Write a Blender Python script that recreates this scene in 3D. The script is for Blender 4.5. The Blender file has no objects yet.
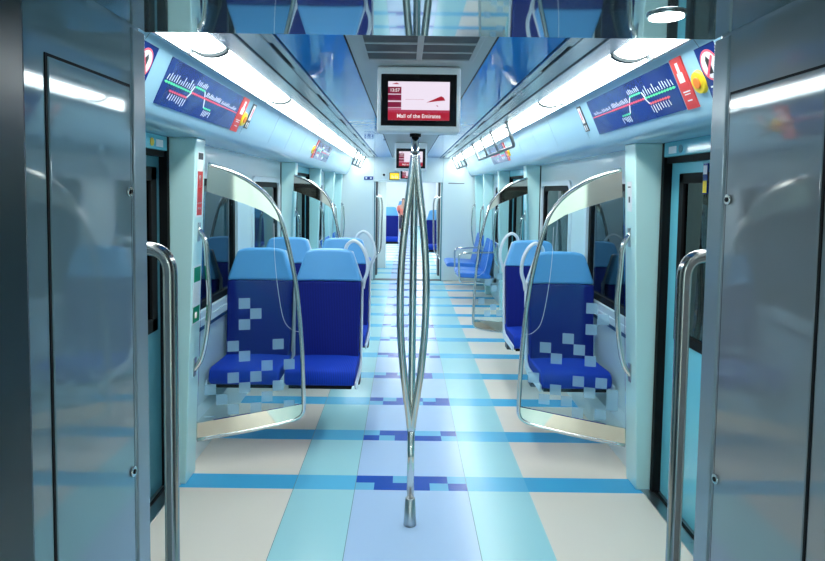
import bpy, math, random
from mathutils import Vector, Matrix
random.seed(7)
C = bpy.context.scene.collection
S = bpy.context.scene

# ------------------------------------------------------------------ materials
def mat(name, col, rough=0.4, metal=0.0, spec=0.5, coat=0.0, ior=1.5, emit=None, strength=0.0):
    m = bpy.data.materials.new(name); m.use_nodes = True
    b = m.node_tree.nodes['Principled BSDF']
    b.inputs['Base Color'].default_value = (*col, 1)
    b.inputs['Roughness'].default_value = rough
    b.inputs['Metallic'].default_value = metal
    b.inputs['IOR'].default_value = ior
    b.inputs['Specular IOR Level'].default_value = spec
    b.inputs['Coat Weight'].default_value = coat
    b.inputs['Coat Roughness'].default_value = 0.04
    if emit:
        b.inputs['Emission Color'].default_value = (*emit, 1)
        b.inputs['Emission Strength'].default_value = strength
    return m

def vary(m, scale=6.0, amt=0.06, rough_amt=0.08, stretch=(1, 1, 1), bump=0.0):
    """soft procedural variation of colour and gloss (and optional relief)"""
    nt = m.node_tree; b = nt.nodes['Principled BSDF']
    tc = nt.nodes.new('ShaderNodeTexCoord'); mp = nt.nodes.new('ShaderNodeMapping')
    mp.inputs['Scale'].default_value = stretch
    n = nt.nodes.new('ShaderNodeTexNoise'); n.inputs['Scale'].default_value = scale; n.inputs['Detail'].default_value = 4
    nt.links.new(tc.outputs['Object'], mp.inputs['Vector']); nt.links.new(mp.outputs[0], n.inputs['Vector'])
    base = tuple(b.inputs['Base Color'].default_value)[:3]
    mx = nt.nodes.new('ShaderNodeMix'); mx.data_type = 'RGBA'
    mx.inputs[6].default_value = (*[max(0, c * (1 - amt)) for c in base], 1)
    mx.inputs[7].default_value = (*[min(1, c * (1 + amt)) for c in base], 1)
    nt.links.new(n.outputs['Fac'], mx.inputs[0]); nt.links.new(mx.outputs[2], b.inputs['Base Color'])
    r = b.inputs['Roughness'].default_value
    mr = nt.nodes.new('ShaderNodeMapRange')
    mr.inputs['To Min'].default_value = max(0.0, r - rough_amt); mr.inputs['To Max'].default_value = r + rough_amt
    nt.links.new(n.outputs['Fac'], mr.inputs['Value']); nt.links.new(mr.outputs[0], b.inputs['Roughness'])
    if bump:
        bp = nt.nodes.new('ShaderNodeBump'); bp.inputs['Strength'].default_value = bump; bp.inputs['Distance'].default_value = 0.003
        nt.links.new(n.outputs['Fac'], bp.inputs['Height']); nt.links.new(bp.outputs[0], b.inputs['Normal'])
    return m

def fabric(name, col, rough=0.75):
    m = mat(name, col, rough, spec=0.25)
    nt = m.node_tree; b = nt.nodes['Principled BSDF']
    tc = nt.nodes.new('ShaderNodeTexCoord'); w = nt.nodes.new('ShaderNodeTexWave')
    w.wave_type = 'BANDS'; w.bands_direction = 'X'; w.inputs['Scale'].default_value = 28; w.inputs['Distortion'].default_value = 0.4
    nt.links.new(tc.outputs['Object'], w.inputs['Vector'])
    mx = nt.nodes.new('ShaderNodeMix'); mx.data_type = 'RGBA'
    mx.inputs[6].default_value = (*[c * 0.75 for c in col], 1); mx.inputs[7].default_value = (*[min(1, c * 1.25) for c in col], 1)
    nt.links.new(w.outputs['Fac'], mx.inputs[0]); nt.links.new(mx.outputs[2], b.inputs['Base Color'])
    return m

def glass(name, tint, refl_rough=0.01, gl=(1, 1, 1), fi=1.5):
    m = bpy.data.materials.new(name); m.use_nodes = True; nt = m.node_tree
    nt.nodes.remove(nt.nodes['Principled BSDF']); out = nt.nodes['Material Output']
    t = nt.nodes.new('ShaderNodeBsdfTransparent'); t.inputs[0].default_value = (*tint, 1)
    g = nt.nodes.new('ShaderNodeBsdfGlossy'); g.inputs['Roughness'].default_value = refl_rough; g.inputs['Color'].default_value = (*gl, 1)
    f = nt.nodes.new('ShaderNodeFresnel'); f.inputs['IOR'].default_value = fi
    x = nt.nodes.new('ShaderNodeMixShader')
    nt.links.new(f.outputs[0], x.inputs[0]); nt.links.new(t.outputs[0], x.inputs[1]); nt.links.new(g.outputs[0], x.inputs[2])
    nt.links.new(x.outputs[0], out.inputs['Surface'])
    return m

def frosted(name, col, a):
    m = bpy.data.materials.new(name); m.use_nodes = True; nt = m.node_tree
    b = nt.nodes['Principled BSDF']; b.inputs['Base Color'].default_value = (*col, 1); b.inputs['Roughness'].default_value = 0.5
    b.inputs['Alpha'].default_value = a
    return m

M = {}
M['beige'] = vary(mat('beige_lino', (0.86, 0.76, 0.65), 0.27), 4, 0.012, 0.0)
M['teal'] = vary(mat('aqua_lino', (0.40, 0.72, 0.76), 0.24), 4, 0.01, 0.0)
M['lav'] = vary(mat('pale_blue_lino', (0.46, 0.63, 0.86), 0.24), 4, 0.01, 0.0)
M['stripe'] = mat('stripe_blue', (0.08, 0.46, 0.76), 0.25)
M['stripe2'] = mat('stripe_blue_on_aqua', (0.13, 0.52, 0.78), 0.25)
M['pix_dark'] = mat('pixel_dark_blue', (0.01, 0.08, 0.45), 0.25)
M['pix_light'] = mat('pixel_light_blue', (0.16, 0.50, 0.75), 0.25)
M['seam'] = mat('seam', (0.10, 0.22, 0.25), 0.5)
M['mint'] = vary(mat('mint_lacquer', (0.62, 0.90, 0.88), 0.28, coat=0.3), 3, 0.01, 0.0)
M['wall'] = vary(mat('pale_grey_lacquer', (0.72, 0.82, 0.82), 0.3, coat=0.2), 3, 0.01, 0.0)
M['white'] = vary(mat('white_plastic', (0.74, 0.80, 0.84), 0.35), 5, 0.02, 0.03)
M['cove'] = vary(mat('cove_lacquer', (0.36, 0.61, 0.76), 0.22, coat=0.3), 2, 0.01, 0.0)
M['cyan'] = vary(mat('cyan_door_lacquer', (0.18, 0.62, 0.74), 0.25, coat=0.4), 3, 0.01, 0.0)
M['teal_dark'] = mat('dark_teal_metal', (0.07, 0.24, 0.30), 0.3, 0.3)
M['black'] = mat('black_rubber', (0.004, 0.004, 0.005), 0.6, spec=0.2)
M['black_gloss'] = mat('black_gloss', (0.004, 0.004, 0.005), 0.12)
M['steel'] = vary(mat('polished_steel', (0.76, 0.74, 0.70), 0.15, 1.0), 12, 0.04, 0.03)
M['steel_band'] = vary(mat('mirror_steel', (0.80, 0.75, 0.64), 0.06, 1.0), 3, 0.03, 0.02)
M['steel_brush'] = vary(mat('brushed_steel', (0.50, 0.53, 0.55), 0.3, 1.0), 20, 0.06, 0.06)
M['alu'] = vary(mat('satin_aluminium', (0.52, 0.58, 0.62), 0.25, 0.7), 8, 0.05, 0.06, (1, 0.2, 1))
M['ceil_grey'] = vary(mat('ceiling_grey', (0.42, 0.45, 0.46), 0.45), 4, 0.03, 0.05)
M['grille'] = mat('vent_grey', (0.16, 0.17, 0.19), 0.5)
M['blue_panel'] = vary(mat('blue_mirror_lacquer', (0.03, 0.30, 0.85), 0.05, ior=1.4), 2.2, 0.06, 0.01, bump=0.9)
M['passage_l'] = vary(mat('grey_passage_lacquer', (0.25, 0.35, 0.40), 0.05, 0.05, coat=0.6, ior=1.55), 2, 0.02, 0.0)
M['passage_r'] = vary(mat('warm_grey_passage_lacquer', (0.33, 0.35, 0.37), 0.05, 0.05, coat=0.6, ior=1.55), 2, 0.02, 0.0)
M['passage_c'] = vary(mat('mirror_passage_ceiling', (0.52, 0.60, 0.63), 0.03, 0.8, coat=0.5), 2, 0.04, 0.01)
M['rib'] = mat('rib_grey', (0.035, 0.045, 0.05), 0.6, 0.0, spec=0.2)
M['rail'] = mat('grey_rail', (0.16, 0.19, 0.20), 0.4, 0.5)
M['bar_dark_refl'] = vary(mat('steel_dark_reflection', (0.40, 0.38, 0.36), 0.18, 1.0), 12, 0.04, 0.03)  # steel of the near bars, dark reflection put into its base colour
M['edge_grey'] = vary(mat('edge_grey_lacquer', (0.34, 0.41, 0.45), 0.22, 0.2), 3, 0.03, 0.03)
M['passage_dark'] = mat('dark_slate_lacquer', (0.028, 0.042, 0.05), 0.25)
M['dark_wall'] = mat('dark_grey', (0.05, 0.06, 0.07), 0.5)
M['seat_dark'] = fabric('navy_seat_cloth', (0.003, 0.012, 0.19))
M['seat_mid'] = fabric('royal_seat_cloth', (0.005, 0.045, 0.46))
M['seat_light'] = vary(mat('light_blue_vinyl', (0.13, 0.43, 0.80), 0.42), 8, 0.03, 0.04)
M['bench_blue'] = vary(mat('bright_blue_plastic', (0.04, 0.20, 0.68), 0.3), 6, 0.04, 0.04)
M['lamp'] = mat('lamp_diffuser', (0.95, 0.97, 1.0), 0.5, emit=(0.92, 1.0, 0.985), strength=10.0)
M['lamp_far'] = mat('far_lamp_diffuser', (0.95, 0.97, 1.0), 0.5, emit=(0.95, 0.98, 1.0), strength=3.4)
M['disc_glow'] = mat('disc_diffuser', (0.95, 0.97, 1.0), 0.5, emit=(0.93, 0.98, 1.0), strength=6.0)
M['navy_sign'] = mat('navy_sign', (0.008, 0.03, 0.22), 0.18, coat=0.6)
M['red'] = mat('red_print', (0.70, 0.05, 0.05), 0.35)
M['line_red'] = mat('red_line', (0.85, 0.10, 0.16), 0.4)
M['line_green'] = mat('green_line', (0.10, 0.72, 0.35), 0.4)
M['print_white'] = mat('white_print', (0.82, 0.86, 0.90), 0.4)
M['yellow'] = mat('yellow_plastic', (0.85, 0.62, 0.02), 0.35)
M['orange'] = mat('orange_plastic', (0.80, 0.22, 0.02), 0.4)
M['green'] = mat('green_print', (0.0, 0.30, 0.14), 0.4)
M['print_black'] = mat('black_print', (0.01, 0.01, 0.012), 0.4)
M['tv_white'] = mat('screen_white', (0.02, 0.02, 0.02), 0.3, emit=(0.95, 0.84, 0.98), strength=0.56)
M['tv_red'] = mat('screen_red', (0.02, 0.0, 0.0), 0.3, emit=(0.42, 0.01, 0.035), strength=0.56)
M['tv_maroon'] = mat('screen_maroon', (0.02, 0.0, 0.0), 0.3, emit=(0.22, 0.01, 0.05), strength=0.56)
M['tv_pink'] = mat('screen_pink', (0.02, 0.0, 0.0), 0.3, emit=(0.50, 0.12, 0.22), strength=0.56)
M['tv_text'] = mat('screen_text', (0.02, 0.02, 0.02), 0.3, emit=(1, 0.95, 0.97), strength=0.56)
M['led_yellow'] = mat('lit_yellow_display', (0.3, 0.2, 0), 0.3, emit=(0.85, 0.55, 0.02), strength=0.9)
M['glass_win'] = glass('tinted_window_glass', (0.30, 0.40, 0.42))
M['glass_door'] = glass('dark_door_glass', (0.10, 0.15, 0.16))
M['glass_screen'] = glass('clear_screen_glass', (0.84, 0.93, 0.95), gl=(.35, .65, .95), fi=1.28)
M['frost'] = frosted('frosted_square', (0.42, 0.68, 0.86), 0.55)
M['sill_blue'] = mat('sill_navy', (0.03, 0.10, 0.22), 0.4)
M['skin'] = mat('skin', (0.55, 0.33, 0.24), 0.5)
M['salmon'] = mat('salmon_cloth', (0.80, 0.22, 0.17), 0.7)
M['trousers'] = mat('dark_cloth', (0.03, 0.03, 0.06), 0.8)
M['hair'] = mat('dark_hair', (0.03, 0.02, 0.02), 0.6)
M['concrete'] = vary(mat('pale_concrete', (0.42, 0.44, 0.42), 0.8), 1.5, 0.25, 0.05)

# ------------------------------------------------------------------ mesh tools
def fillet(pts, r, n=6):
    pts = [Vector(p) for p in pts]; out = [pts[0]]
    for i in range(1, len(pts) - 1):
        a, b, c = pts[i - 1], pts[i], pts[i + 1]
        u = (a - b); v = (c - b); lu, lv = u.length, v.length
        d = min(r, lu * 0.48, lv * 0.48); p = b + u.normalized() * d; q = b + v.normalized() * d
        for k in range(n + 1):
            t = k / n; out.append(p * (1 - t) ** 2 + b * 2 * t * (1 - t) + q * t * t)
    out.append(pts[-1]); return out

def smooth_path(pts, n=6):
    pts = [Vector(p) for p in pts]; P = [pts[0] * 2 - pts[1]] + pts + [pts[-1] * 2 - pts[-2]]; out = []
    for i in range(1, len(P) - 2):
        for k in range(n):
            t = k / n; a, b, c, d = P[i - 1], P[i], P[i + 1], P[i + 2]
            out.append(0.5 * ((2 * b) + (c - a) * t + (2 * a - 5 * b + 4 * c - d) * t * t + (3 * b - a - 3 * c + d) * t ** 3))
    out.append(pts[-1]); return out

class MB:
    def __init__(s): s.v = []; s.f = []; s.m = []; s.sm = []
    def face(s, pts, m=0, sm=False):
        i = len(s.v); s.v += [tuple(p) for p in pts]; s.f.append(tuple(range(i, i + len(pts)))); s.m.append(m); s.sm.append(sm)
    def box(s, x0, x1, y0, y1, z0, z1, m=0):
        if x0 > x1: x0, x1 = x1, x0
        if y0 > y1: y0, y1 = y1, y0
        if z0 > z1: z0, z1 = z1, z0
        i = len(s.v)
        s.v += [(x0, y0, z0), (x1, y0, z0), (x1, y1, z0), (x0, y1, z0), (x0, y0, z1), (x1, y0, z1), (x1, y1, z1), (x0, y1, z1)]
        for q in ((0, 3, 2, 1), (4, 5, 6, 7), (0, 1, 5, 4), (1, 2, 6, 5), (2, 3, 7, 6), (3, 0, 4, 7)):
            s.f.append(tuple(i + k for k in q)); s.m.append(m); s.sm.append(False)
        return s
    def slab(s, poly, fn, t0, t1, m=0, sm=False):
        """poly = list of 2-D points; fn(a, b, t) -> xyz; closed prism between t0 and t1"""
        n = len(poly); i = len(s.v)
        s.v += [tuple(fn(a, b, t0)) for a, b in poly] + [tuple(fn(a, b, t1)) for a, b in poly]
        s.f.append(tuple(i + k for k in range(n))); s.m.append(m); s.sm.append(False)
        s.f.append(tuple(i + n + k for k in reversed(range(n)))); s.m.append(m); s.sm.append(False)
        for k in range(n):
            j = (k + 1) % n
            s.f.append((i + k, i + n + k, i + n + j, i + j)); s.m.append(m); s.sm.append(sm)
        return s
    def tube(s, path, r, seg=12, m=0, caps=True, radii=None):
        path = [Vector(p) for p in path]; i0 = len(s.v); n = len(path)
        T = []
        for k in range(n):
            a = path[max(0, k - 1)]; b = path[min(n - 1, k + 1)]; T.append((b - a).normalized())
        up = Vector((0, 0, 1)) if abs(T[0].z) < 0.9 else Vector((1, 0, 0))
        N = (up - T[0] * up.dot(T[0])).normalized()
        for k in range(n):
            N = (N - T[k] * N.dot(T[k])).normalized(); B = T[k].cross(N)
            rr = radii[k] if radii else r
            for j in range(seg):
                a = 2 * math.pi * j / seg; s.v.append(tuple(path[k] + (N * math.cos(a) + B * math.sin(a)) * rr))
        for k in range(n - 1):
            for j in range(seg):
                a = i0 + k * seg + j; b = i0 + k * seg + (j + 1) % seg
                s.f.append((a, b, b + seg, a + seg)); s.m.append(m); s.sm.append(True)
        if caps:
            s.f.append(tuple(i0 + j for j in reversed(range(seg)))); s.m.append(m); s.sm.append(False)
            s.f.append(tuple(i0 + (n - 1) * seg + j for j in range(seg))); s.m.append(m); s.sm.append(False)
        return s
    def build(s, name, mats, parent=None, bevel=0.0, off=None, seg=2):
        off = off if off is not None else (WL.get(parent.name, Vector((0, 0, 0))) if parent else Vector((0, 0, 0)))
        me = bpy.data.meshes.new(name)
        me.from_pydata([(a - off[0], b - off[1], c - off[2]) for a, b, c in s.v], [], s.f)
        for x in (mats if isinstance(mats, (list, tuple)) else [mats]): me.materials.append(x)
        for p, mi, sm in zip(me.polygons, s.m, s.sm): p.material_index = mi; p.use_smooth = sm
        me.validate(); me.update()
        import bmesh
        bm = bmesh.new(); bm.from_mesh(me); bmesh.ops.recalc_face_normals(bm, faces=bm.faces); bm.to_mesh(me); bm.free()
        o = bpy.data.objects.new(name, me); C.objects.link(o)
        if parent: o.parent = parent
        WL[o.name] = Vector(off)
        if bevel:
            b = o.modifiers.new('bevel', 'BEVEL'); b.width = bevel; b.segments = seg; b.limit_method = 'ANGLE'; b.angle_limit = math.radians(40)
            b.harden_normals = False
            for p in me.polygons: p.use_smooth = True
            try: me.set_sharp_from_angle(angle=math.radians(50))
            except Exception: pass
        return o
WL = {}   # world origin of each thing: parts are written in world coordinates and stored relative to it

def tag(o, label, cat, group=None):
    o['label'] = label; o['category'] = cat
    if group: o['group'] = group
    return o
def thing(name, label, cat, loc, group=None):
    o = bpy.data.objects.new(name, None); C.objects.link(o); o.location = loc; o.empty_display_size = 0.1
    WL[o.name] = Vector(loc); return tag(o, label, cat, group)
def solo(mb, name, m, label, cat, loc, group=None, bevel=0.0):
    o = mb.build(name, m, None, bevel, off=Vector(loc)); o.location = loc; return tag(o, label, cat, group)
def struct(mb, name, m, bevel=0.0, parent=None):
    o = mb.build(name, m, parent, bevel)
    if parent is None: o['kind'] = 'structure'
    return o
def struct_root(name, loc=(0, 0, 0)):
    o = bpy.data.objects.new(name, None); C.objects.link(o); o.location = loc; WL[o.name] = Vector(loc); o['kind'] = 'structure'; return o
def copy_tree(o, loc, label, group=None):
    def rec(a, par):
        c = a.copy(); C.objects.link(c); c.parent = par
        for ch in [x for x in bpy.data.objects if x.parent == a]: rec(ch, c)
        return c
    r = rec(o, None); r.location = loc; r['label'] = label
    if group: r['group'] = group
    return r
def text_mesh(name, body, size, m, parent, origin, ux, uz, extrude=0.0005, align='CENTER'):
    cu = bpy.data.curves.new(name, 'FONT'); cu.body = body; cu.size = size; cu.extrude = extrude; cu.align_x = align; cu.align_y = 'CENTER'
    cu.offset = size * 0.012
    t = bpy.data.objects.new(name, cu); C.objects.link(t)
    dg = bpy.context.evaluated_depsgraph_get(); me = bpy.data.meshes.new_from_object(t.evaluated_get(dg))
    bpy.data.objects.remove(t); 
    ux = Vector(ux); uz = Vector(uz); un = ux.cross(uz); base = WL[parent.name]
    for v in me.vertices:
        p = Vector(origin) + ux * v.co.x + uz * v.co.y + un * v.co.z - base; v.co = p
    me.materials.clear(); me.materials.append(m)
    o = bpy.data.objects.new(name, me); C.objects.link(o); o.parent = parent; WL[o.name] = base
    return o

SIDE = {-1: 'left', 1: 'right'}
Y_END = 10.55      # far end wall of this car
ZL = 1.86          # underside of the cove lip

# ------------------------------------------------------------------ floor
STRIPES = [3.115 + 0.635 * k for k in range(12)]
FM = [M['beige'], M['teal'], M['lav'], M['stripe'], M['stripe2'], M['pix_dark'], M['pix_light'], M['seam']]
pats = [("DDLDDL", "LDDDLD"), ("LDDLLD", "DLDDDL"), ("DLDDLD", "LDDLDD"), ("LDLDDL", "DDDLDL")]
def floor_mesh(y0, y1, stripes, hw=1.34):
    f = MB(); xs = [-hw, -0.63, -0.302, 0.302, 0.63, hw]; base = [0, 1, 2, 1, 0]; st = [3, 4, None, 4, 3]
    cuts = [(y0, None)]; y = y0
    segs = []
    for i, sy in enumerate(stripes):
        segs.append((y, sy, None)); segs.append((sy, sy + 0.16, i)); y = sy + 0.16
    segs.append((y, y1, None))
    for a, b, i in segs:
        for k in range(5):
            xa = xs[k] + (0.003 if k in (1, 2, 3) else 0); xb = xs[k + 1] - (0 if k == 4 else 0.0)
            if i is None: f.face([(xa, a, 0), (xb, a, 0), (xb, b, 0), (xa, b, 0)], base[k])
            elif st[k] is not None: f.face([(xa, a, 0), (xb, a, 0), (xb, b, 0), (xa, b, 0)], st[k])
            else:
                w = (xb - xa) / 6; far, near = pats[i % 4]
                for c in range(6):
                    f.face([(xa + c * w, a, 0), (xa + (c + 1) * w, a, 0), (xa + (c + 1) * w, a + .08, 0), (xa + c * w, a + .08, 0)], 5 if near[c] == 'D' else 6)
                    f.face([(xa + c * w, a + .08, 0), (xa + (c + 1) * w, a + .08, 0), (xa + (c + 1) * w, b, 0), (xa + c * w, b, 0)], 5 if far[c] == 'D' else 6)
        for x in xs[1:4]: f.face([(x, a, 0), (x + .003, a, 0), (x + .003, b, 0), (x, b, 0)], 7)
    f.box(-hw, hw, y0, y1, -0.06, -0.002, 0)
    return f
struct(floor_mesh(-6.0, Y_END, [s for s in STRIPES if s < 10.3]), 'floor', FM)
g = MB(); g.box(-0.8, 0.8, 10.55, 10.75, -0.05, 0.004); struct(g, 'trim_1', M['dark_wall'])          # threshold plate
struct(floor_mesh(10.75, 27.0, [11.4 + .635 * k for k in range(24)]), 'floor.001', FM)

# ------------------------------------------------------------------ near passage (gangway the camera stands in)
PXS = {-1: 0.574, 1: 0.562}; PX = 0.574; PZ = 1.902; PE = 1.205
n_trim = [1]
def tname():
    n_trim[0] += 1; return 'trim_%d' % n_trim[0]
for s in (-1, 1):
    PX = PXS[s]; m = M['passage_l'] if s < 0 else M['passage_r']
    w = MB(); w.box(s * PX, s * 1.34, -.9, PE, 0, 2.3); o = struct(w, 'wall_passage_' + SIDE[s], m, bevel=0.018)
    # flush access panel with its dark seam
    r = struct_root(tname(), (s * PX, 1.03, 0))
    a = MB(); a.box(s * (PX - .0015), s * (PX + .004), .877, PE - .060, .03, 1.792); a.build('panel_seam', M['black'], r)
    a = MB(); a.box(s * (PX - .003), s * (PX + .004), .882, PE - .062, .04, 1.788); a.build('access_panel', m, r, bevel=0.003)
    for z in (1.59, 1.05):
        a = MB(); x = s * (PX - .004)
        a.tube([(x, PE - .075, z), (x - s * .004, PE - .075, z)], .0095, 18)
        a.tube([(x - s * .003, PE - .075, z), (x - s * .0055, PE - .075, z)], .0045, 12, m=1)
        a.build('panel_lock', [M['steel'], M['black']], r)
    a = MB(); a.box(s * (PX - .004), s * (PX + .004), PE - .052, PE + .004, 0, PZ); struct(a, tname(), M['edge_grey'], bevel=.005)
    a = MB(); a.box(s * (PX - .012), s * (PX + .02), .30, .82, 0, PZ); struct(a, tname(), M['passage_dark'], bevel=.011)
c = MB(); c.box(-.574, .562, -.9, PE, PZ, 2.3); struct(c, 'ceiling_passage', M['passage_c'], bevel=0.01)
c = MB(); c.box(-1.34, 1.34, -6.1, -6.0, 0, 2.3); c.box(-1.34, -1.30, -6, -.9, 0, 2.3); c.box(1.30, 1.34, -6, -.9, 0, 2.3); struct(c, 'wall_back', M['wall'])
c = MB(); c.box(-1.34, 1.34, -6, -.9, 2.16, 2.3); struct(c, 'ceiling_back', M['wall'])
for s in (-1, 1):
    b = MB(); b.box(s * .72, s * .92, -5.6, -1.3, 2.145, 2.16)  # unseen light strips added behind the camera as fill
    solo(b, 'ceiling_light', M['lamp'], 'long ceiling light added as fill in the unseen car behind, on the %s side' % SIDE[s], 'ceiling light', (s * .82, -3.4, 2.16), 'fill lights added behind')
# round glowing disc on the passage ceiling
t = thing('bright_disc', 'small round glowing disc on the mirror ceiling of the near gangway', 'lamp', (0.388, 1.035, PZ))
a = MB(); a.tube([(0.388, 1.035, PZ), (0.388, 1.035, PZ - .004)], .032, 32); a.build('rim', M['steel'], t)
a = MB(); a.tube([(0.388, 1.035, PZ - .004), (0.388, 1.035, PZ - .0055)], .028, 32); a.build('lamp_diffuser', M['disc_glow'], t)

# ------------------------------------------------------------------ ceiling of the car
def saloon_ceiling(y0, y1, suffix=''):
    a = MB(); a.box(-.277, .277, y0, y1, 2.16, 2.30)
    for s in (-1, 1):
        a.box(s * .277, s * 1.34, y0, y1, 2.20, 2.30)
    struct(a, 'ceiling' + suffix, M['ceil_grey'])
    for s in (-1, 1):
        a = MB(); a.box(s * .278, s * .286, y0, y1, 2.163, 2.2); struct(a, tname(), M['black'])
        a = MB(); a.box(s * .287, s * .54, y0, y1, 2.17, 2.2); struct(a, tname(), M['blue_panel'], bevel=.002)
        a = MB()
        a.box(s * .545, s * .572, y0, y1, 2.160, 2.2); a.box(s * .590, s * .672, y0, y1, 2.158, 2.2)
        a.box(s * .680, s * .768, y0, y1, 2.152, 2.2); a.box(s * .572, s * .590, y0, y1, 2.188, 2.2, 1)
        a.box(s * .672, s * .680, y0, y1, 2.176, 2.2, 1)
        y = y0 + .4
        while y < y1 - .5:
            a.box(s * .573, s * .589, y, y + .75, 2.162, 2.186, 2); y += 1.25
        struct(a, tname(), [M['alu'], M['black'], M['alu']], bevel=.002)
        # cove
        a = MB(); a.box(s * .909, s * .919, y0, y1, 2.122, 2.2); struct(a, tname(), M['alu'], bevel=.003)
        prof = [(.919, 2.2), (.921, 2.165), (.940, 2.145), (.967, 2.11), (1.007, 2.02), (1.047, 1.93), (1.062, 1.895), (1.080, 1.875), (1.105, ZL), (1.30, ZL), (1.30, 2.2)]
        a = MB(); a.slab(prof, lambda p, q, tt: (s * p, tt, q), y0, y1, sm=True); o = struct(a, 'wall_cove_' + SIDE[s] + suffix, M['cove'])
        try: o.data.set_sharp_from_angle(angle=math.radians(50))
        except Exception: pass
saloon_ceiling(PE, Y_END)
# dividing seams of the cove
for s in (-1, 1):
    a = MB()
    for y in (2.12, 3.62, 4.35, 4.95, 5.6, 6.25, 8.1, 8.8, 9.5):
        P = [(.940, 2.143), (.966, 2.11), (1.0465, 1.93), (1.078, 1.876)]
        for (x0, z0), (x1, z1) in zip(P, P[1:]):
            a.face([(s * (x0 - .0006), y, z0), (s * (x1 - .0006), y, z1), (s * (x1 - .0006), y + .004, z1), (s * (x0 - .0006), y + .004, z0)])
    struct(a, tname(), M['alu'])

def lamp_module(m, y, L, s, label, grp):
    t = thing('ceiling_light', label, 'ceiling light', (s * .84, y, 2.16), grp)
    w0, w1, n = .772, .905, 10; y1_ = y + L
    def sag(u): return 2.152 - .022 * math.sin(math.pi * u) ** .7
    prof = [(w0 + (w1 - w0) * k / n, sag(k / n)) for k in range(n + 1)] + [(w1, 2.168), (w0, 2.168)]
    a = MB(); a.slab(prof, lambda p, q, tt: (s * p, tt, q), y + .034, y1_); a.build('lamp_diffuser', m, t)
    rib = [(w0 - .003 + (w1 - w0 + .006) * k / n, sag(k / n) - .010) for k in range(n + 1)] + [(w1 + .003, 2.168), (w0 - .003, 2.168)]
    a = MB(); a.slab(rib, lambda p, q, tt: (s * p, tt, q), y + .006, y + .034); a.build('end_trim', M['rib'], t)
    a = MB(); a.box(s * .769, s * .909, y, y + L, 2.169, 2.2); a.build('housing', M['alu'], t)
    return t
ys = [1.22] + [2.42 + 1.33 * k for k in range(6)]
ordn = ['nearest the gangway', 'second from the gangway', 'third from the gangway', 'fourth from the gangway', 'fifth from the gangway', 'sixth from the gangway', 'last before the far end wall']
for s in (-1, 1):
    for i, y in enumerate(ys):
        L = (ys[i + 1] if i < 6 else Y_END - .05) - y - .004
        lamp_module(M['lamp'], y, L, s, 'long white ceiling light above the %s cove, %s' % (SIDE[s], ordn[i]), 'ceiling lights in two rows')

# air vent in the centre ceiling panel
t = thing('air_vent', 'grey slatted air vent in the ceiling in front of the nearest screen', 'air vent', (0, 2.3, 2.16))
a = MB(); x0, x1, y0, y1 = -.232, .232, 1.72, 2.60
a.box(x0, x1, y0, y0 + .02, 2.150, 2.16); a.box(x0, x1, y1 - .02, y1, 2.150, 2.16); a.box(x0, x0 + .02, y0, y1, 2.150, 2.16); a.box(x1 - .02, x1, y0, y1, 2.150, 2.16)
a.box(-.012, .012, y0, y1, 2.150, 2.16)
for k in range(1, 6): a.box(x0, x1, y0 + .143 * k, y0 + .143 * k + .018, 2.150, 2.16)
a.build('frame', M['ceil_grey'], t, bevel=.002)
a = MB(); a.box(x0 + .02, x1 - .02, y0 + .02, y1 - .02, 2.1555, 2.16)
for k in range(44):
    y = y0 + .025 + k * .019; a.box(x0 + .02, x1 - .02, y, y + .006, 2.152, 2.156)
a.build('slats', M['grille'], t)

# ------------------------------------------------------------------ side walls, windows
nw = [0]
def window(s, y0, y1, z0=.80, z1=1.70, xin=1.30):
    nw[0] += 1
    r = struct_root('window_%d' % nw[0], (s * 1.32, (y0 + y1) / 2, z0))
    def rr(a0, a1, b0, b1, rad=.07, n=5):
        P = []
        for cx, cy, st in ((a1 - rad, b1 - rad, 0), (a0 + rad, b1 - rad, 90), (a0 + rad, b0 + rad, 180), (a1 - rad, b0 + rad, 270)):
            for k in range(n + 1):
                an = math.radians(st + 90 * k / n); P.append((cx + rad * math.cos(an), cy + rad * math.sin(an)))
        return P
    def ring(mb, o, i, x0, x1):
        n = len(o); b = len(mb.v)
        for x in (x0, x1):
            for P in (o, i): mb.v += [(s * x, p[0], p[1]) for p in P]
        def q(*f): mb.f.append(f); mb.m.append(0); mb.sm.append(False)
        for k in range(n):
            j = (k + 1) % n
            q(b + k, b + j, b + n + j, b + n + k); q(b + 2 * n + k, b + 2 * n + j, b + 3 * n + j, b + 3 * n + k)
            q(b + k, b + j, b + 2 * n + j, b + 2 * n + k); q(b + n + k, b + n + j, b + 3 * n + j, b + 3 * n + k)
    a = MB(); ring(a, rr(y0, y1, z0, z1, .09), rr(y0 + .045, y1 - .045, z0 + .045, z1 - .045, .06), xin - .018, 1.335); a.build('window_frame', M['white'], r, bevel=.003)
    a = MB(); ring(a, rr(y0 + .045, y1 - .045, z0 + .045, z1 - .045, .06), rr(y0 + .09, y1 - .09, z0 + .09, z1 - .09, .05), xin + .003, 1.33); a.build('window_seal', M['black'], r)
    a = MB(); a.slab(rr(y0 + .085, y1 - .085, z0 + .085, z1 - .085, .05), lambda p, q, tt: (s * tt, p, q), 1.318, 1.324); a.build('window_pane', M['glass_win'], r)
    return r
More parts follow.
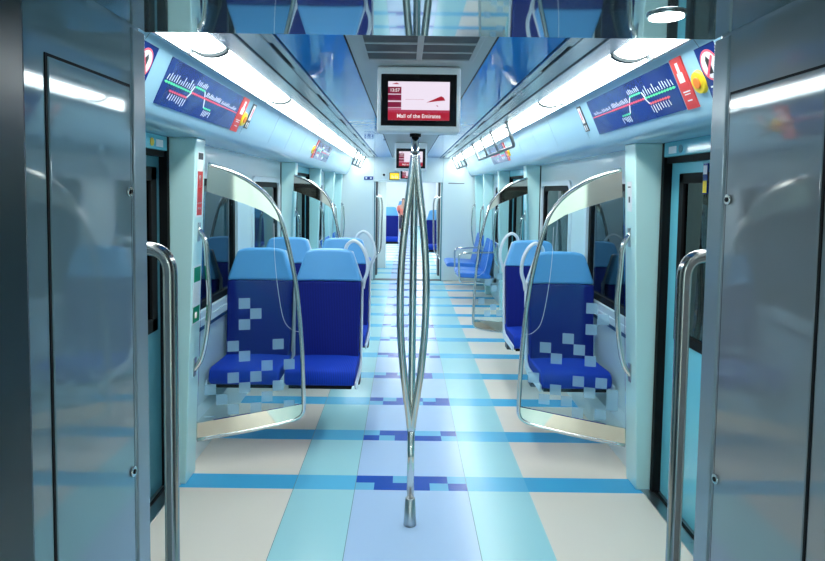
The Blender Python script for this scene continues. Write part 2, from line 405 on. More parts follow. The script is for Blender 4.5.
for s in (-1, 1):
    a = MB()
    def wallseg(y0, y1, wins, m=0):
        a.box(s * 1.30, s * 1.34, y0, y1, 0, .83, m); a.box(s * 1.30, s * 1.34, y0, y1, 1.67, ZL, m)
        y = y0
        for (p, q) in wins: a.box(s * 1.30, s * 1.34, y, p + .03, .83, 1.67, m); y = q - .03
        a.box(s * 1.30, s * 1.34, y, y1, .83, 1.67, m)
    wallseg(PE, 1.60, []); wallseg(3.30, 6.0, [(3.34, 4.46), (4.86, 5.93)]); wallseg(7.87, 9.2, [(8.02, 9.05)]); a.box(s * 1.30, s * 1.34, 9.2, Y_END, 0, ZL, 1)
    # sloping kick panel / heater box along the foot of the wall
    for y0, y1 in ((3.37, 5.99),):
        a.slab([(1.30, 0), (1.26, 0), (1.26, .22), (1.30, .26)], lambda p, q, tt: (s * p, tt, q), y0, y1, 0)
    struct(a, 'wall_' + SIDE[s], [M['wall'], M['mint']])
    window(s, 3.34, 4.46); window(s, 4.86, 5.93); window(s, 8.02, 9.05)
    # sill ledge with navy strip under it
    for (y0, y1) in ((3.37, 5.99), (7.9, 9.19)):
        a = MB(); a.box(s * 1.275, s * 1.30, y0, y1, .755, .80, 0); a.box(s * 1.285, s * 1.3, y0, y1, .725, .752, 1)
        struct(a, tname(), [M['white'], M['sill_blue']], bevel=.003)

# mint door pillars (lean inwards towards the cove)
def px_in(z): return 1.215 - .0375 * z
for s in (-1, 1):
    for (y0, y1) in ((1.60, 1.72), (3.15, 3.30), (6.0, 6.12), (7.75, 7.87), (9.22, 9.34), (10.36, 10.48)):
        a = MB(); a.slab([(px_in(0), 0), (1.29, 0), (1.29, ZL), (px_in(ZL), ZL)], lambda p, q, tt: (s * p, tt, q), y0, y1)
        struct(a, tname(), M['mint'], bevel=.006)

# doors
nd = [0]
def door(s, y0, y1, leafm='cyan', e=.05, st=.10):
    nd[0] += 1; r = struct_root('door_%d' % nd[0], (s * 1.33, (y0 + y1) / 2, 0))
    a = MB()   # black seals round the opening
    a.box(s * 1.288, s * 1.345, y1 - .03, y1, 0, ZL); a.box(s * 1.288, s * 1.345, y0, y0 + .03, 0, ZL); a.box(s * 1.30, s * 1.345, y0, y1, 1.755, 1.785)
    a.build('door_seal', M['black'], r)
    a = MB(); a.box(s * 1.285, s * 1.345, y0 + .03, y1 - .03, 1.785, ZL); a.build('door_header', M['cyan'], r, bevel=.004)
    a = MB(); a.box(s * 1.24, s * 1.345, y0, y1, .0, .006, 0); a.box(s * 1.30, s * 1.315, y0, y1, .006, .012, 1); a.build('door_sill', [M['steel_brush'], M['black']], r)
    ym = (y0 + y1) / 2
    for (p, q) in ((y0 + .03, ym - .004), (ym + .004, y1 - .03)):
        ln = 'door_leaf'
        w0, w1, z0, z1 = p + st, q - st, .86, 1.70
        L = MB(); x0, x1 = s * 1.33, s * 1.37
        L.box(x0, x1, p, q, .012, z0); L.box(x0, x1, p, q, z1, 1.755); L.box(x0, x1, p, w0, z0, z1); L.box(x0, x1, w1, q, z0, z1)
        lf = L.build(ln, M[leafm], r)
        b = MB()
        b.box(s * 1.322, s * 1.36, w0, w1, z0, z0 + e); b.box(s * 1.322, s * 1.36, w0, w1, z1 - e, z1); b.box(s * 1.322, s * 1.36, w0, w0 + e, z0, z1); b.box(s * 1.322, s * 1.36, w1 - e, w1, z0, z1)
        b.build('window_seal', M['black'], lf, bevel=.004)
        b = MB(); b.box(s * 1.335, s * 1.341, w0 + e, w1 - e, z0 + e, z1 - e); b.build('window_pane', M['glass_door'], lf)
    a = MB(); a.box(s * 1.325, s * 1.36, ym - .012, ym + .012, .015, 1.75); a.build('leaf_edge_seal', M['black'], r)
for s in (-1, 1):
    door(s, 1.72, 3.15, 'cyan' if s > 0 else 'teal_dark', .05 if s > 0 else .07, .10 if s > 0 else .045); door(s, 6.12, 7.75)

# platform wall outside so the windows look onto something
for s in (-1, 1):
    a = MB(); a.box(s * 4.2, s * 4.3, -2, 12, -.6, 3.2)
    for k in range(7): a.box(s * 4.1, s * 4.2, -1.6 + 2 * k, -1.3 + 2 * k, -.6, 3.2)
    struct(a, 'wall_platform_' + SIDE[s], M['concrete'])
    a = MB(); a.box(s * 1.42, s * 4.2, -2, 12, -.2, -.08); struct(a, 'floor_platform_' + SIDE[s], M['concrete'])

# ------------------------------------------------------------------ far end wall and gangway, next car
OW = 0.60; OH = 1.74
a = MB()
for s in (-1, 1):
    a.box(s * OW, s * 1.34, Y_END, Y_END + .10, 0, 2.25)
a.box(-OW, OW, Y_END, Y_END + .10, OH, 2.25)
struct(a, 'wall_far', M['wall'], bevel=.012)
for s in (-1, 1):
    a = MB(); a.box(s * (OW - .02), s * (OW + .001), Y_END + .01, Y_END + .09, 0, OH); struct(a, tname(), M['teal_dark'], bevel=.004)
    a = MB(); a.box(s * (OW - .03), s * (OW + .001), 11.2, 11.5, 0, 1.879); struct(a, tname(), M['dark_wall'])
a = MB()
for s in (-1, 1): a.box(s * OW, s * 1.0, Y_END + .10, 12.2, 0, 2.1)
struct(a, 'wall_gangway', M['ceil_grey'])
a = MB(); a.box(-OW, OW, Y_END + .10, 12.2, 1.88, 2.1); struct(a, 'ceiling_gangway', M['wall'])
a = MB(); a.box(-1.34, -.44, 12.2, 12.28, 0, 2.3); a.box(.62, 1.34, 12.2, 12.28, 0, 2.3); a.box(-.44, .62, 12.2, 12.28, 1.92, 2.3); struct(a, 'wall_gangway_far', M['wall'])
a = MB()
for s in (-1, 1): a.box(s * 1.30, s * 1.34, 12.28, 27, 0, 2.2)
a.box(-1.34, 1.34, 27, 27.1, 0, 2.3); struct(a, 'wall_next_car', M['white'])
a = MB(); a.box(-1.34, 1.34, 12.28, 27, 2.16, 2.3); struct(a, 'ceiling_next_car', M['white'])
for s in (-1, 1):
    for i in range(3):
        y = 12.6 + i * 4.8
        tt = thing('ceiling_light', 'white ceiling light strip in the next car beyond the far gangway', 'ceiling light', (s * .6, y, 2.15), 'ceiling lights in the next car')
        b = MB(); b.box(s * .45, s * .85, y, y + 4.4, 2.145, 2.16); b.build('lamp_diffuser', M['lamp_far'], tt)
b = MB(); b.box(-.25, .25, 11.0, 11.8, 1.868, 1.88)  # unseen light panel, added to brighten the far gangway
solo(b, 'ceiling_light', M['lamp'], 'flat white ceiling light added out of view to light the far gangway', 'ceiling light', (0, 11.4, 1.88))

# ------------------------------------------------------------------ grab bars
def near_bar(s):
    x = -.63 if s < 0 else .642; t = thing('grab_bar', 'thick steel grab bar with bent top in the %s foreground beside the gangway edge' % SIDE[s], 'grab bar', (s * .70, 1.21, .38), 'grab bars at the near gangway')
    a = MB(); p = fillet([(s * .76, PE + .005, 1.448), (s * .76, PE + .27, 1.448), (x, PE + .27, 1.448), (x, PE + .27, .36), (s * .76, PE + .27, .36), (s * .76, PE + .005, .36)], .085, 8)
    a.tube(p, .0175, 16); a.build('bar', M['bar_dark_refl'], t)
    for z in (1.448, .36):
        b = MB(); b.tube([(s * .76, PE, z), (s * .76, PE + .012, z)], .032, 20); b.build('mounting_flange', M['steel_brush'], t)
for s in (-1, 1): near_bar(s)

def pillar_bar(s, y, label, zt=1.38, zb=.60):
    t = thing('grab_bar', label, 'grab bar', (s * px_in(1), y, zb), 'bowed grab handles on the door pillars')
    a = MB()
    p = smooth_path([(s * (px_in(zt) + .004), y, zt), (s * (px_in(zt) - .035), y, zt - .07), (s * 1.118, y, zt - .2), (s * 1.108, y, (zt + zb) / 2), (s * 1.125, y, zb + .2), (s * (px_in(zb) - .04), y, zb + .07), (s * (px_in(zb) + .004), y, zb)], 6)
    a.tube(p, .014, 12); a.build('bar', M['steel'], t)
    for z in (zt - .02, zb + .02):
        b = MB(); X = px_in(z); b.slab([(-.016, -.05), (.016, -.05), (.016, .05), (-.016, .05)], lambda p_, q_, tt: (s * (X - tt - .0375 * q_), y + p_, z + q_), 0, .006); b.build('end_plate', M['steel_brush'], t)
for s in (-1, 1):
    pillar_bar(s, 3.23, 'bowed steel grab handle on the nearest %s mint pillar' % SIDE[s])
    pillar_bar(s, 6.06, 'bowed steel grab handle on the %s mint pillar just before the second door' % SIDE[s])
    pillar_bar(s, 7.81, 'bowed steel grab handle on the %s mint pillar just past the second door' % SIDE[s])
    pillar_bar(s, 9.28, 'bowed steel grab handle on the %s mint pillar beyond the side bench' % SIDE[s])
    pillar_bar(s, 10.42, 'bowed steel grab handle on the last %s mint pillar by the far end wall' % SIDE[s])

# centre pole
px_, py_ = -.008, 2.79
t = thing('centre_pole', 'steel centre pole that splits into three bowed bars, under the nearest screen', 'pole', (px_, py_, 0))
a = MB(); a.tube([(px_, py_, 0), (px_, py_, .02), (px_, py_, .13), (px_, py_, .132)], .03, 20, radii=[.031, .030, .023, .019]); a.build('base_sleeve', M['steel_brush'], t)
a = MB(); a.tube([(px_, py_, .12), (px_, py_, .50)], .017, 16); a.build('lower_tube', M['steel'], t)
a = MB(); a.tube([(px_, py_, 1.66), (px_, py_, 1.858)], .017, 16); a.build('upper_tube', M['steel'], t)
a = MB(); a.tube([(px_, py_, 1.846), (px_, py_, 1.859)], .026, 20); a.build('ceiling_collar', M['black'], t)
for ang in (205, 335, 90):
    ca, sa = math.cos(math.radians(ang)), math.sin(math.radians(ang)); R = .066
    pts = []
    for z, f in ((.46, 0.04), (.56, .25), (.72, .62), (.92, .92), (1.10, 1.0), (1.28, .92), (1.48, .62), (1.66, .25), (1.78, .04)):
        pts.append((px_ + ca * R * f, py_ + sa * R * f, z))
    a = MB(); a.tube(smooth_path(pts, 5), .0172, 14); a.build('bowed_bar', M['steel'], t)

# ceiling handrails
def ceil_rail(s, y0, y1, label):
    t = thing('overhead_handrail', label, 'handrail', (s * .80, (y0 + y1) / 2, 2.15), 'overhead handrails under the light strips')
    zb = 1.965; x = s * .82
    a = MB(); a.tube(fillet([(s * .74, y0 - .06, 2.152), (x, y0, zb), (x, y1, zb), (s * .74, y1 + .06, 2.152)], .05, 5), .014, 10); a.build('rail', M['rail'], t)
    for f in (.36, .68):
        y = y0 + (y1 - y0) * f
        b = MB(); b.tube([(s * .74, y, 2.152), (x, y, zb)], .012, 10); b.build('hanger', M['rail'], t)
for s in (-1, 1):
    if s > 0: ceil_rail(s, 4.85, 7.15, 'steel handrail hung below the %s light strip over the seats' % SIDE[s])
    ceil_rail(s, 8.6, 10.2, 'steel handrail hung below the %s light strip near the far end wall' % SIDE[s])

# rails inside the far gangway
for s in (-1, 1):
    t = thing('gangway_rail', 'thin steel rails on the %s wall inside the far gangway' % SIDE[s], 'handrail', (s * .5, 11.2, 0), 'rails in the far gangway')
    for k, (y, dx) in enumerate(((10.74, .07), (11.5, .10))):
        a = MB(); a.tube(smooth_path([(s * (OW + .001), y, 1.5), (s * (OW - dx), y + .03, 1.40), (s * (OW - dx), y + .06, .9), (s * (OW - dx + .02), y + .06, .45), (s * (OW + .001), y, .35)], 5), .016, 10); a.build('bar', M['steel'], t)

# ------------------------------------------------------------------ glass screens beside the seats
GRP_S = 'glass draught screens at the door pillars'
LSQ = [(0, 0), (1, 1), (0, 2), (-1, 4), (3, 4), (0, 5), (2, 6), (4, 6), (-1, 7), (1, 7), (-3, 8), (0, 8), (3, 8), (-2, 9), (2, 9), (-1, 10), (1, 10), (4, 10), (-3, 11)]
RSQ = [(0, 0), (-1, 1), (0, 2), (2, 3), (4, 4), (1, 4), (3, 5), (0, 5), (5, 7), (1, 7), (-1, 7), (3, 8), (0, 8), (-2, 8), (4, 9), (2, 9), (-2, 9), (1, 10), (-1, 10), (3, 11)]
def screen(s, yw, ya, squares, label):
    sq0 = .99 if s < 0 else 1.048
    """yw = depth at the pillar, ya = depth at the aisle end"""
    t = thing('glass_screen', label, 'glass screen', (s * .95, (yw + ya) / 2, .2), GRP_S)
    xw, xa = 1.17, .64
    def Y(x): return ya + (yw - ya) * (x - xa) / (xw - xa)
    def P(x, z, d=0): return (s * x, Y(x) + d, z)
    outer = smooth_path([(1.148, 0, 1.728), (1.06, 0, 1.700), (.965, 0, 1.655), (.865, 0, 1.582), (.795, 0, 1.495), (.757, 0, 1.40), (.718, 0, 1.25), (.680, 0, 1.05), (.654, 0, .80), (.640, 0, .55), (.634, 0, .36)], 5)
    outer = [(p.x, p.z) for p in outer]
    low = [(p.x, p.z) for p in smooth_path([(.634, 0, .36), (.638, 0, .290), (.668, 0, .252), (.75, 0, .228), (.95, 0, .200), (1.215, 0, .172)], 5)]
    # frame tube along the aisle edge and the rim
    a = MB(); a.tube([P(x, z) for x, z in outer + low[1:]], .013, 12); a.build('frame_tube', M['steel'], t)
    # wide polished band along the top
    up = [(x, z) for x, z in outer if x > .754]
    lo = [(.765, 1.405), (.86, 1.470), (.95, 1.508), (1.04, 1.540), (1.155, 1.578)]
    a = MB(); a.slab(up + lo, lambda p, q, d: P(p, q, d), -.008, .008); a.build('top_band', M['steel_band'], t)
    bandlow = [(p, q) for p, q in low]
    a = MB(); a.slab(bandlow + [(1.215, .268), (.95, .298), (.637, .335)], lambda p, q, d: P(p, q, d), -.008, .008); a.build('bottom_band', M['steel_band'], t)
    g = [(x, z) for x, z in outer if x <= .775] + [(.637, .333), (.95, .296), (1.215, .266), (1.165, 1.575), (1.04, 1.537), (.95, 1.505), (.86, 1.467)]
    a = MB(); a.slab(g, lambda p, q, d: P(p, q, d), -.003, .003); c = .061
    for (i, j) in squares:
        x1 = sq0 - c * i; x0 = x1 - c; z1 = .973 - c * j; z0 = z1 - c
        zz = .292
        if z0 < zz: z0 = zz + .004
        x1 = min(x1, 1.20)
        if z1 <= z0: continue
        a.face([P(x0, z0, -.0036), P(x1, z0, -.0036), P(x1, z1, -.0036), P(x0, z1, -.0036)], 1)
    a.build('glass_pane', [M['glass_screen'], M['frost']], t)
    a = MB(); a.tube(smooth_path([P(.80, 1.40, -.005), P(.795, 1.2, -.005), P(.775, 1.0, -.005), P(.745, .84, -.005), P(.70, .78, -.005), P(.66, .765, -.005)], 6), .0012, 6); a.build('curved_line', M['print_white'], t)  # thin white curve on the face of the pane
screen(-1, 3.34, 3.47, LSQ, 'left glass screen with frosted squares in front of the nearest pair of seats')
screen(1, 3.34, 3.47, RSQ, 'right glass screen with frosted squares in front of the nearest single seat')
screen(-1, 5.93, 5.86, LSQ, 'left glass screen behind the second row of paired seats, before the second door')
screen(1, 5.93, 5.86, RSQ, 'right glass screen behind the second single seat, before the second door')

# ------------------------------------------------------------------ transverse seats
def make_seat(handle, label, group, loc):
    X, Yc = loc; t = thing('train_seat', label, 'seat', (X, Yc, 0), group)
    hw = .222
    def lean(z): return .43 + (z - .42) * .13
    def slabfn(p, q, d): return (X + p, Yc + lean(q) + d - .045 * math.cos(p / hw * 1.4), q)
    def rounded_poly(pts, r): return [(p.x, p.z) for p in fillet([(a, 0, b) for a, b in pts] , r, 4)]
    # backrest: gently dished
    a = MB(); n = 12
    cols = []
    for k in range(n + 1):
        u = -1 + 2 * k / n; cols.append(u)
    def dish(mb, z0, z1, w0, w1, th, m=0, rows=6, crown=.0):
        i0 = len(mb.v); 
        for side in (0, 1):
            for r in range(rows + 1):
                z = z0 + (z1 - z0) * r / rows; w = w0 + (w1 - w0) * r / rows
                for u in cols:
                    zz = z - (crown * (abs(u) ** 4) if r == rows else 0)
                    yy = Yc + lean(zz) + (.0 if side else -th) - (0 if side else .018 * abs(u) ** 3) + (0 if side else .012)
                    mb.v.append((X + u * w, yy, zz))
        W = n + 1; K = (rows + 1) * W
        def q(*f): mb.f.append(f); mb.m.append(m); mb.sm.append(True)
        for r in range(rows):
            for k in range(n):
                b = i0 + r * W + k; q(b, b + 1, b + W + 1, b + W); b += K; q(b, b + W, b + W + 1, b + 1)
        for k in range(n):
            b = i0 + k; q(b, b + K, b + K + 1, b + 1); b = i0 + rows * W + k; q(b, b + 1, b + K + 1, b + K)
        for r in range(rows):
            b = i0 + r * W; q(b, b + W, b + W + K, b + K); b = i0 + r * W + n; q(b, b + K, b + W + K, b + W)
    dish(a, .43, .958, .218, .226, .075); a.build('backrest', M['seat_dark'], t, bevel=.012)
    a = MB(); dish(a, .960, 1.18, .228, .157, .080, crown=.014); a.build('headrest', M['seat_light'], t, bevel=.016, seg=3)
    a = MB()
    prof = [(.435, .362), (.03, .352), (.0, .368), (-.008, .41), (.01, .448), (.05, .462), (.2, .455), (.36, .452), (.435, .47)]
    a.slab(prof, lambda p, q, d: (X + d, Yc + p, q), -.224, .224); a.build('cushion', M['seat_mid'], t, bevel=.014, seg=3)
    # shell behind and beneath
    a = MB()
    def back(p, q, d): return (X + p, Yc + lean(q) + d, q)
    a.slab([(-.232, .40), (.232, .40), (.236, .95), (.160, 1.160), (-.160, 1.160), (-.236, .95)], back, .004, .035)
    a.slab([(.12, .345), (.47, .345), (.47, .375), (.12, .375)], lambda p, q, d: (X + d, Yc + p, q), -.228, .228); a.build('shell', M['white'], t, bevel=.008)
    for sd in (-1, 1):
        b = MB(); b.slab([(.0, .345), (.40, .335), (.475, .36), (.525, .62), (.555, .96), (.515, .96), (.465, .62), (.43, .42), (.38, .395), (.0, .388)], lambda p, q, d: (X + sd * d, Yc + p - .02, q), .224, .238); b.build('side_frame', M['white'], t, bevel=.005)
    b = MB(); b.box(X - .20, X + .20, Yc + .03, Yc + .42, .330, .350); b.build('under_tray', M['black'], t)
    b = MB(); b.box(X - .225, X + .235, Yc + .30, Yc + .40, .27, .334); b.build('support_beam', M['dark_wall'], t, bevel=.005)
    if handle:
        h = handle; b = MB()
        b.tube(smooth_path([(X + h * .10, Yc + .535, 1.14), (X + h * .12, Yc + .53, 1.205), (X + h * .17, Yc + .51, 1.235), (X + h * .225, Yc + .49, 1.20), (X + h * .262, Yc + .485, 1.12), (X + h * .268, Yc + .49, 1.03), (X + h * .245, Yc + .50, .955), (X + h * .236, Yc + .50, .90)], 5), .013, 12)
        b.build('handle', M['white'], t)
    return t
GP = 'blue seats in rows facing the camera'
y1, y2 = 3.72, 4.68
sN = make_seat(0, 'blue seat by the left window just behind the glass screen, first row', GP, (-1.055, y1))
sP = make_seat(1, 'blue aisle seat with white handle in the first row left of the aisle', GP, (-.578, y1))
sR = make_seat(-1, 'single blue seat right of the aisle just behind the right glass screen', GP, (1.045, y1))
copy_tree(sN, (-1.055, y2, 0), 'blue seat by the left window in the second row', GP)
copy_tree(sP, (-.578, y2, 0), 'blue aisle seat with white handle in the second row left of the aisle', GP)
copy_tree(sR, (1.045, y2, 0), 'second single blue seat right of the aisle, half hidden by the first', GP)
copy_tree(sN, (-.44, 14.4, 0), 'small far blue seat in the next car left of the aisle', 'seats in the next car')
copy_tree(sN, (.64, 12.5, 0), 'small far blue seat in the next car right of the aisle', 'seats in the next car')

# ------------------------------------------------------------------ side benches with ribbed backs
def bench(s, y0, y1, label, arms=True, xf=.70):
    t = thing('bench_seat', label, 'bench', (s * 1.0, (y0 + y1) / 2, 0), 'bright blue side benches')
    n = max(1, round((y1 - y0) / .48)); w = (y1 - y0) / n
    for k in range(n):
        p, q = y0 + k * w + .01, y0 + (k + 1) * w - .01
        a = MB(); a.slab([(xf, .40), (xf + .02, .375), (1.16, .355), (1.18, .40), (1.12, .425), (xf + .08, .445), (xf + .02, .435)], lambda u, v, d: (s * u, d, v), p, q); a.build('seat_pan', M['bench_blue'], t, bevel=.012)
        a = MB(); m = 5
        for j in range(m):
            ya, yb = p + (q - p) * j / m, p + (q - p) * (j + 1) / m
            a.slab([(1.08, .42), (1.13, .40), (1.235, .88), (1.195, .895)], lambda u, v, d: (s * u, d, v), ya + .010, yb - .010)
        a.slab([(1.11, .41), (1.15, .40), (1.25, .87), (1.215, .885)], lambda u, v, d: (s * u, d, v), p, q)
        a.build('backrest', M['bench_blue'], t, bevel=.012)
    a = MB(); a.box(s * 1.02, s * 1.26, y0 + .05, y1 - .05, .30, .36); a.box(s * 1.22, s * 1.295, y0 + .05, y1 - .05, .30, .80); a.build('support', M['steel_brush'], t)
    if arms:
        for y in (y0 - .012, y1 + .012):
            a = MB(); a.tube(fillet([(s * 1.22, y, .74), (s * (xf + .01), y, .72), (s * (xf + .03), y, .30), (s * 1.10, y, .30)], .07, 6), .014, 10); a.build('armrest', M['steel'], t)
for s in (-1, 1):
    bench(s, 8.42, 9.14, 'bright blue ribbed two-seat bench with steel armrests on the %s wall past the second door' % SIDE[s])
    bench(s, 9.62, 10.30, 'bright blue side bench on the %s wall next to the far end wall' % SIDE[s], arms=False, xf=.62)

# ------------------------------------------------------------------ screens
def tv(x, y, label, grp, zt=2.152, w=.378, h=.292):
    t = thing('passenger_display', label, 'screen', (x, y, zt), grp); zb = zt - h
    k = w / .378; kz = h / .292
    a = MB(); a.box(x - w / 2, x + w / 2, y, y + .10, zb, max(zt + .006, 2.158 if zt > 2.1 else 0)); a.build('housing', M['white'], t, bevel=.014, seg=3)
    a = MB(); a.box(x - .171 * k, x + .171 * k, y - .004, y + .01, zt - .262 * kz, zt - .030 * kz); bz = a.build('bezel', M['black_gloss'], t, bevel=.003)
    sw, sz0, sz1 = .139 * k, zt - .237 * kz, zt - .064 * kz; H = sz1 - sz0
    yy = y - .0052
    def rect(name, u0, u1, v0, v1, m, d=0, par=None):
        b = MB(); b.box(x - sw + 2 * sw * u0, x - sw + 2 * sw * u1, yy - d, yy - d + .0008, sz0 + H * v0, sz0 + H * v1); return b.build(name, m, par or t)
    sc = rect('screen_picture', 0, 1, 0, 1, M['tv_white'])
    b = MB()
    def R(u0, u1, v0, v1, m): b.box(x - sw + 2 * sw * u0, x - sw + 2 * sw * u1, yy - .0012, yy - .0004, sz0 + H * v0, sz0 + H * v1, m)
    R(0, 1, 0, .255, 0); R(0, 1, .20, .27, 2); R(0, .215, .33, .47, 1); R(0, .215, .49, .50, 2); R(0, .215, .51, .66, 1); R(0, .215, .68, .86, 1); R(0, .215, .27, .32, 2); R(.28, .58, .535, .541, 2)
    # the swoosh
    def T(pts, m):
        b.slab([(x - sw + 2 * sw * u, sz0 + H * v) for u, v in pts], lambda p, q, d: (p, d, q), yy - .0015, yy - .0004, m)
    T([(.62, .46), (.82, .60), (.86, .63), (.90, .60), (.93, .52), (.80, .50)], 0); T([(.78, .38), (.82, .35), (.80, .40)], 2); T([(.06, .93), (.14, .97), (.18, .93)], 0)
    b.build('red_graphics', [M['tv_red'], M['tv_maroon'], M['tv_pink']], sc)
    text_mesh('station_caption', 'Mall of the Emirates', .0245 * k, M['tv_text'], sc, (x, yy - .002, sz0 + H * .105), (1, 0, 0), (0, 0, 1))
    text_mesh('clock_digits', '13:57', .020 * k, M['tv_text'], sc, (x - sw + 2 * sw * .108, yy - .002, sz0 + H * .77), (1, 0, 0), (0, 0, 1))
    return t
tv(.005, 2.74, 'nearest black-framed ceiling screen showing a station name, above the centre pole', 'ceiling screens')
tv(.008, 7.10, 'second ceiling screen further down the car, behind the top of the centre pole', 'ceiling screens', zt=2.118)
tv(.04, 10.38, 'small farthest screen hung low at the far end wall', 'ceiling screens', zt=1.97, w=.40, h=.20)
b = MB(); b.box(.03, .09, 10.42, 10.46, 1.958, 2.16); solo(b, 'display_bracket', M['white'], 'white bracket holding the farthest ceiling screen', 'bracket', (.06, 10.44, 1.96))

# ------------------------------------------------------------------ route maps on the cove
def cove_pt(s, y, v, lift=.0):
    x = 1.047 - .080 * v; z = 1.93 + .18 * v; return (s * (x - lift * .914), y, z - lift * .406)
def cove_box(mb, s, y0, y1, v0, v1, l0, l1, m=0, skew=0):
    P = [(y0, v0), (y1, v0), (y1 + skew, v1), (y0 + skew, v1)]
    mb.slab(P, lambda p, q, d: cove_pt(s, p, q, d), l0, l1, m)
def route_map(s, Y0, L, label):
    t = thing('route_map', label, 'route map', cove_pt(s, Y0 + L / 2, 0), 'metro line maps on the coves')
    def Yu(u): return Y0 + L * u
    a = MB(); cove_box(a, s, Yu(0), Yu(1), 0, 1, .0, .004); bd = a.build('map_board', M['navy_sign'], t)
    a = MB(); g, rd, wh = 0, 1, 2
    def seg(u0, v0, u1, v1, m, w=.03):
        a.slab([(u0, v0 - w / 2), (u1, v1 - w / 2), (u1, v1 + w / 2), (u0, v1 * 0 + v0 + w / 2)], lambda p, q, d: cove_pt(s, Yu(p), q, d), .004, .0052, m)
    seg(0.01, .5, .29, .5, g); seg(.08, .35, .27, .35, rd); seg(.30, .5, .99, .5, rd); seg(.32, .66, .44, .66, g); seg(.50, .28, .60, .28, g)
    for u0, v0, u1, v1 in ((.29, .5, .31, .66), (.27, .35, .30, .5), (.44, .66, .47, .5), (.47, .5, .50, .28)):
        a.slab([(u0 - .005, v0), (u0 + .005, v0), (u1 + .005, v1), (u1 - .005, v1)], lambda p, q, d: cove_pt(s, Yu(p), q, d), .004, .005, wh)
    rnd = random.Random(3)
    def stops(u0, u1, v, n, m):
        for k in range(n):
            u = u0 + (u1 - u0) * (k + .5) / n
            a.slab([(u - .006, v - .028), (u + .006, v - .028), (u + .006, v + .028), (u - .006, v + .028)], lambda p, q, d: cove_pt(s, Yu(p), q, d), .0052, .006, m)
    stops(.01, .29, .5, 11, 0); stops(.08, .27, .35, 8, 1); stops(.30, .70, .5, 16, 1); stops(.32, .44, .66, 5, 0); stops(.50, .60, .28, 4, 0)
    def names(u0, u1, v, n, up, h0=.09, h1=.2):
        for k in range(n):
            u = u0 + (u1 - u0) * (k + .5) / n; h = rnd.uniform(h0, h1); va, vb = (v + .05, v + .05 + h) if up else (v - .05 - h, v - .05)
            a.slab([(u - .0022, va), (u + .0022, va), (u + .0022 + .009, vb), (u - .0022 + .009, vb)], lambda p, q, d: cove_pt(s, Yu(p), q, d), .004, .005, 2)
    names(.01, .29, .5, 12, True, .09, .22); names(.32, .45, .66, 7, True, .06, .14); names(.47, .68, .5, 12, True, .06, .14); names(.70, .95, .5, 12, True, .03, .10)
    names(.08, .27, .35, 8, False); names(.50, .61, .28, 6, False, .05, .16)
    a.build('metro_lines', [M['line_green'], M['line_red'], M['print_white']], bd)
    return t
def notices(s, ya, yb, yc, who):
    """red notice between ya and yb, call button centred at yc"""
    t = thing('emergency_notice', 'red emergency notice with white hand pictogram beside the %s route map' % who, 'sign', cove_pt(s, (ya + yb) / 2, 0), 'red notices beside the route maps')
    a = MB(); cove_box(a, s, ya, yb, -.02, 1.02, 0, .005); a.build('sign_board', M['red'], t)
    a = MB(); w = yb - ya
    cove_box(a, s, ya + w * .15, yb - w * .15, .42, .96, .005, .0058, 0)
    cove_box(a, s, ya + w * .2, yb - w * .2, .32, .345, .005, .0058, 1); cove_box(a, s, ya + w * .25, yb - w * .25, .27, .29, .005, .0058, 1); cove_box(a, s, ya + w * .3, yb - w * .3, .14, .165, .005, .0058, 1)
    a.build('notice_border', [M['red'], M['print_white']], t)
    a = MB(); yc_ = (ya + yb) / 2
    for (p, q, u0, u1) in ((-.12, .12, .70, .92), (-.24, .24, .52, .72)):
        cove_box(a, s, yc_ + p * w, yc_ + q * w, u0, u1, .0058, .0066)
    a.build('hand_pictogram', M['print_white'], t)
    t = thing('call_button', 'round yellow emergency call button with orange centre beside the %s route map' % who, 'button', cove_pt(s, yc, .4), 'yellow call buttons')
    def ringpt(r, l, an): return cove_pt(s, yc + r * math.cos(an), .42 + r * math.sin(an) / .197, l)
    for nm, r0, r1, l0, l1, mm in (('button_ring', .045, .040, 0, .012, M['yellow']), ('button_cap', .022, .020, .0, .017, M['orange'])):
        a = MB(); i = 0; n = 28
        a.v += [ringpt(r0, l0, 2 * math.pi * k / n) for k in range(n)] + [ringpt(r1, l1, 2 * math.pi * k / n) for k in range(n)]
        for k in range(n): a.f.append((k, (k + 1) % n, n + (k + 1) % n, n + k)); a.m.append(0); a.sm.append(True)
        a.f.append(tuple(range(n, 2 * n))); a.m.append(0); a.sm.append(False)
        a.build(nm, mm, t)
route_map(-1, 2.38, 1.02, 'navy line map on the left cove above the nearest door')
route_map(1, 2.37, 1.05, 'navy line map on the right cove above the nearest door')
notices(1, 2.265, 2.355, 2.20, 'nearest right'); notices(-1, 3.41, 3.53, 3.56, 'nearest left')
for s in (-1, 1):
    route_map(s, 6.45, 1.05, 'small distant navy line map on the %s cove above the second door' % SIDE[s])
    notices(s, 6.32, 6.42, 6.24, 'distant ' + SIDE[s])
